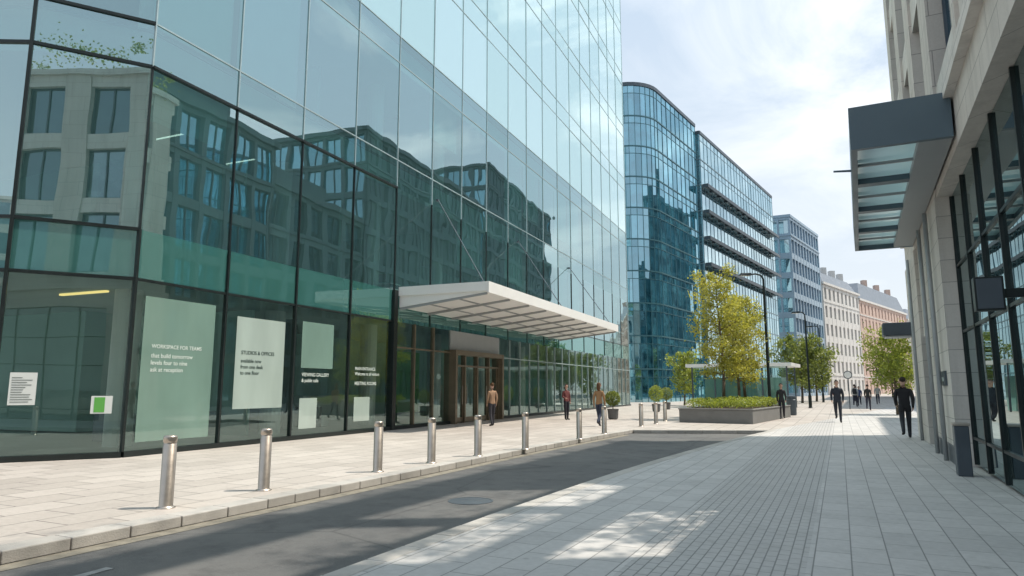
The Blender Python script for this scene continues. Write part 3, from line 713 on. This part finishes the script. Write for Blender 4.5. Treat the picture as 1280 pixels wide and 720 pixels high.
# ------------------------------------------------------------------ people
matcache={}
def cloth(c):
    k=tuple(c)
    if k not in matcache: matcache[k]=principled('cloth_%d'%len(matcache),c,.85,0,.15,6,.3,80)
    return matcache[k]
def skinmesh(verts,edges,radii,roots,sub=2):
    me=bpy.data.meshes.new('t'); me.from_pydata(verts,edges,[]); o=bpy.data.objects.new('t',me); COL.objects.link(o)
    sk=o.modifiers.new('s','SKIN'); sk.use_smooth_shade=True; sk.branch_smoothing=.6
    for i,r in enumerate(radii):
        me.skin_vertices[0].data[i].radius=(r,r); me.skin_vertices[0].data[i].use_root=(i in roots)
    if sub: s=o.modifiers.new('u','SUBSURF'); s.levels=sub; s.render_levels=sub
    dg=bpy.context.evaluated_depsgraph_get(); dg.update(); ev=o.evaluated_get(dg); out=bpy.data.meshes.new_from_object(ev)
    bpy.data.objects.remove(o); return out
def person(name,loc,heading,h=1.75,stride=.32,top=(.02,.02,.025),bottom=(.03,.035,.05),shoe=(.02,.02,.02),hair=(.03,.02,.015),woman=False,longhair=False,bag=False,armbend=.25,coat=False,phase=1,hold=False):
    e=empty(name,loc,R(-heading)); s=h/1.78
    V=[];E=[];RAD=[];SEG=[]
    def add(p,r,par=None,m=0):
        V.append(Vector(p)*s); RAD.append(r*s); i=len(V)-1
        if par is not None: E.append((par,i)); SEG.append(m)
        return i
    sh=.155 if woman else .18
    pel=add((0,0,.96),.125); 
    wa=add((0,.0,1.12),.115 if woman else .135,pel,1); ch=add((0,0,1.33),.135 if woman else .155,wa,1)
    nb=add((0,-.005,1.475),.065,ch,1); nk=add((0,.01,1.55),.05,nb,2); hd=add((0,.02,1.63),.078,nk,2); hm=add((0,.02,1.70),.088,hd,2); ht=add((0,.01,1.75),.055,hm,2)
    hands=[]
    for sd in (-1,1):
        ph=sd*phase; sw=-ph*stride*.9
        so=add((sd*sh,0,1.43),.07,ch,1)
        ua=.29; a=sw*.9; el=(sd*(sh+.045),math.sin(a)*ua-.02,1.43-math.cos(a)*ua); bnd=a+armbend+(1.1 if (hold and sd==1) else 0)
        wr=(sd*(sh+.03),el[1]+math.sin(bnd)*.25,el[2]-math.cos(bnd)*.25)
        ie=add(el,.055,so,1); iw=add(wr,.036,ie,1)
        hp=(wr[0]-sd*.005,wr[1]+math.sin(bnd+.1)*.07,wr[2]-math.cos(bnd+.1)*.07); ih=add(hp,.03,iw,2)
        hands.append((Vector(wr),Vector(hp),sd))
        hip=add((sd*.085,0,.90),.1,pel,0)
        la=ph*stride; kb=.12 if ph>0 else .55*stride/.32
        if stride<.08: kb=.03
        kn=(sd*.09,math.sin(la+ (.06 if ph<0 else .05))*.42,.90-math.cos(la)*.42); ca=la-kb
        an=(sd*.09,kn[1]+math.sin(ca)*.41,max(.075,kn[2]-math.cos(ca)*.41))
        ik=add(kn,.068,hip,0); ia=add(an,.05,ik,0)
        up=.0 if ph>0 or stride<.08 else -.03
        ihe=add((an[0],an[1]+.02,an[2]-.035),.042,ia,3); add((an[0]+sd*.02,an[1]+.17,max(.03,an[2]-.045+up)),.034,ihe,3)
    mz=min(v.z-r for v,r in zip(V,RAD) )
    for v in V: v.z-=mz
    me=skinmesh([tuple(v) for v in V],E,RAD,[0],2)
    tors=[i for i,(a,b) in enumerate(E) if b in (wa,ch,nb)]
    def near(p):
        best=1e9;bi=0
        for i,(a,b) in enumerate(E):
            A=V[a];B=V[b];t=max(0,min(1,(p-A).dot(B-A)/max(1e-9,(B-A).length_squared))); d=(p-A.lerp(B,t)).length-(RAD[a]*(1-t)+RAD[b]*t)
            if d<best: best=d;bi=i
        return bi
    for v in me.vertices:
        i=near(v.co)
        if i in tors: 
            v.co.x*=1.15 if not woman else 1.02; v.co.y*=.85
        if coat and .80*s-mz<v.co.z<.95*s-mz and SEG[i]==0: v.co.x*=1.1; v.co.y*=1.1
    hemz=(.76 if coat else .93)*s-mz
    for p in me.polygons:
        c=Vector(p.center); i=near(c); mm=SEG[i]
        if mm==0 and c.z>hemz and abs(c.x)<.24*s: mm=1
        p.material_index={0:1,1:0,2:2,3:3}[mm]; p.use_smooth=True
    skn=M['skin']
    for m in (cloth(top),cloth(bottom),skn,cloth(shoe)): me.materials.append(m)
    o=bpy.data.objects.new('body',me); link(o,e)
    off=Vector((0,0,-mz))
    fv=[];fe=[];fr=[];roots=[]
    for wr,hp,sd in hands:
        d=(hp-wr).normalized()
        for k,(fo,ln) in enumerate(((-.026,.068),(-.009,.078),(.009,.074),(.025,.058))):
            b0=(hp-d*.005)+Vector((0,-fo,0)); p1=b0+d*ln*.55+Vector((-sd*.006,0,0)); p2=p1+d*ln*.4+Vector((-sd*.02,0,0))
            i=len(fv); roots.append(i); fv+= [tuple((q*s)+off) for q in (b0,p1,p2)]; fe+=[(i,i+1),(i+1,i+2)]; fr+=[.0095*s,.009*s,.0075*s]
        b0=wr+d*.02; p1=b0+d*.03+Vector((-sd*.005,.035,0)); p2=p1+d*.035+Vector((0,.008,0)); i=len(fv); roots.append(i); fv+=[tuple((q*s)+off) for q in (b0,p1,p2)]; fe+=[(i,i+1),(i+1,i+2)]; fr+=[.012*s,.011*s,.009*s]
    fm=skinmesh(fv,fe,fr,roots,1); fm.materials.append(skn); o=bpy.data.objects.new('fingers',fm); link(o,e)
    H=V[hm]; b=MB()
    def blob(c,rx,ry,rz,m,cut=None,seg=14,rg=10):
        base=len(b.v)
        for i in range(rg+1):
            th=math.pi*i/rg
            for j in range(seg):
                a=2*math.pi*j/seg; q=Vector((rx*math.sin(th)*math.cos(a),ry*math.sin(th)*math.sin(a),rz*math.cos(th)))
                if cut and q.y>cut[0] and q.z<cut[1]: q.y=cut[0]; q.x*=.9
                b.v.append(tuple(Vector(c)+q))
        for i in range(rg):
            for j in range(seg):
                k=(j+1)%seg; b.f.append((base+i*seg+j,base+(i+1)*seg+j,base+(i+1)*seg+k,base+i*seg+k)); b.m.append(m); b.r.append(.5)
    blob((H.x,H.y-.014*s,H.z+.014*s),.084*s,.098*s,.088*s,0,cut=(.045*s,.045*s))
    if longhair:
        blob((H.x,H.y-.06*s,H.z-.09*s),.085*s,.055*s,.16*s,0)
    f=H.y+.085*s
    blob((H.x,f+.008*s,H.z-.035*s),.013*s,.022*s,.024*s,1,seg=8,rg=6)
    for sx in (-1,1):
        blob((H.x+sx*.032*s,f-.006*s,H.z-.012*s),.012*s,.007*s,.007*s,2,seg=8,rg=6); blob((H.x+sx*.09*s,H.y,H.z-.03*s),.012*s,.02*s,.03*s,1,seg=8,rg=6)
        blob((H.x+sx*.032*s,f-.004*s,H.z+.008*s),.018*s,.006*s,.004*s,0,seg=8,rg=4)
    blob((H.x,f-.006*s,H.z-.072*s),.022*s,.008*s,.006*s,3,seg=8,rg=6)
    b.build('head_details',[cloth(hair),skn,cloth((.02,.015,.012)),cloth((.35,.12,.10))],e,smooth=True)
    if bag:
        b=MB(); y=-.20*s; z0=1.02*s-mz; b.box(-.14*s,.14*s,y-.06,y+.07,z0,z0+.42*s,0); b.box(-.11*s,.11*s,y-.1,y-.061,z0+.04,z0+.22*s,0)
        b.build('backpack',[cloth((.03,.03,.035))],e,bevel=.03)
    return e
person('pedestrian',(11.95,21.0,0),27,1.84,.30,(.018,.018,.022),(.025,.028,.038),coat=True,armbend=.55)
person('pedestrian',(14.5,30.7,0),207,1.86,.34,(.025,.03,.042),(.02,.024,.036),phase=-1,coat=True,hair=(.04,.03,.02))
person('pedestrian',(2.6,33.0,0),150,1.68,.05,(.16,.05,.05),(.02,.02,.03),woman=True,longhair=True,hold=True)
person('pedestrian',(3.45,27.3,0),30,1.72,.3,(.34,.20,.10),(.03,.04,.07),woman=True,longhair=True,hair=(.12,.06,.03),phase=-1)
person('pedestrian',(-.8,27.7,0),330,1.70,.12,(.35,.22,.14),(.04,.04,.05),woman=True,hair=(.1,.05,.02))
person('pedestrian',(13.3,34.0,0),200,1.72,.2,(.03,.03,.035),(.02,.02,.03),woman=True)
far=[(24.9,43.6,27,(.04,.05,.08)),(24.3,47,30,(.03,.03,.03)),(27.9,56,30,(.5,.5,.5)),(29.5,58.5,210,(.05,.07,.15)),(31,66,205,(.35,.1,.08)),(36,72,30,(.05,.05,.05)),(34,64,30,(.4,.38,.35))]
for i,(x,y,hd,c) in enumerate(far):
    person('pedestrian',(x,y,0),hd,random.uniform(1.64,1.84),random.uniform(.2,.34),c,(.03,.03,.05),woman=i%3==1,phase=random.choice((1,-1)),bag=(i==2))

# ------------------------------------------------------------------ light
EL=61.; hx,hy=1.,.10
az=math.atan2(hx,hy)
sun=bpy.data.lights.new('sun','SUN'); sun.energy=5.0; sun.angle=R(.6); sun.color=(1.,.92,.80)
so=bpy.data.objects.new('sun',sun); COL.objects.link(so)
dirv=Vector((math.sin(az)*math.cos(R(EL)),math.cos(az)*math.cos(R(EL)),math.sin(R(EL))))
so.rotation_euler=dirv.to_track_quat('Z','Y').to_euler(); so.location=dirv*80
w=bpy.data.worlds.new('World'); scene.world=w; w.use_nodes=True; nt=w.node_tree; nt.nodes.clear()
out=N(nt,'ShaderNodeOutputWorld'); bg=N(nt,'ShaderNodeBackground',i_Strength=.15)
sky=N(nt,'ShaderNodeTexSky'); sky.sky_type='NISHITA'; sky.sun_disc=False; sky.sun_elevation=R(EL); sky.sun_rotation=az; sky.dust_density=2.0; sky.air_density=1.; sky.ozone_density=1.2
tc=N(nt,'ShaderNodeTexCoord'); mp=N(nt,'ShaderNodeMapping'); mp.inputs['Scale'].default_value=(1.2,1.2,2.6); mp.inputs['Rotation'].default_value=(.25,.35,.6)
nt.links.new(tc.outputs['Generated'],mp.inputs[0])
n1=N(nt,'ShaderNodeTexNoise',i_Scale=2.0,i_Detail=9,i_Roughness=.58,i_Distortion=.6); nt.links.new(mp.outputs[0],n1.inputs['Vector'])
cl=ramp(nt,n1.outputs['Fac'],.44,.70)
sx=N(nt,'ShaderNodeSeparateXYZ'); nt.links.new(tc.outputs['Generated'],sx.inputs[0])
hz=ramp(nt,sx.outputs[2],.0,.62,(1,1,1),(0,0,0))
# luminous thin cloud bank on the sunny side
dp=N(nt,'ShaderNodeVectorMath',operation='DOT_PRODUCT'); nt.links.new(tc.outputs['Generated'],dp.inputs[0]); dp.inputs[1].default_value=Vector((.66,.56,.50)).normalized()
glow=mth(nt,'POWER',mth(nt,'MAXIMUM',dp.outputs['Value'],0.),8.)
# pale blue haze veil, whiter towards the horizon, then thin clouds over it
veil=mixc(nt,hz,(4.3,5.35,6.5),(6.4,6.7,6.9))
base=mixc(nt,.84,sky.outputs[0],veil)
f=mth(nt,'MULTIPLY',cl,mth(nt,'ADD',.30,mth(nt,'MULTIPLY',glow,.6)),True)
ccol=mixc(nt,mth(nt,'MULTIPLY',glow,.9,True),(6.9,7.1,7.3),(16.,15.4,14.4))
col=mixc(nt,f,base,ccol)
nt.links.new(col,bg.inputs[0]); nt.links.new(bg.outputs[0],out.inputs[0])

# ------------------------------------------------------------------ camera
cam=bpy.data.cameras.new('camera'); cam.lens=23.9; cam.sensor_width=36; cam.clip_end=5000; cam.clip_start=.05
co=bpy.data.objects.new('camera',cam); COL.objects.link(co); co.location=(0,0,1.5); co.rotation_euler=(R(90+8.37),0,0); scene.camera=co
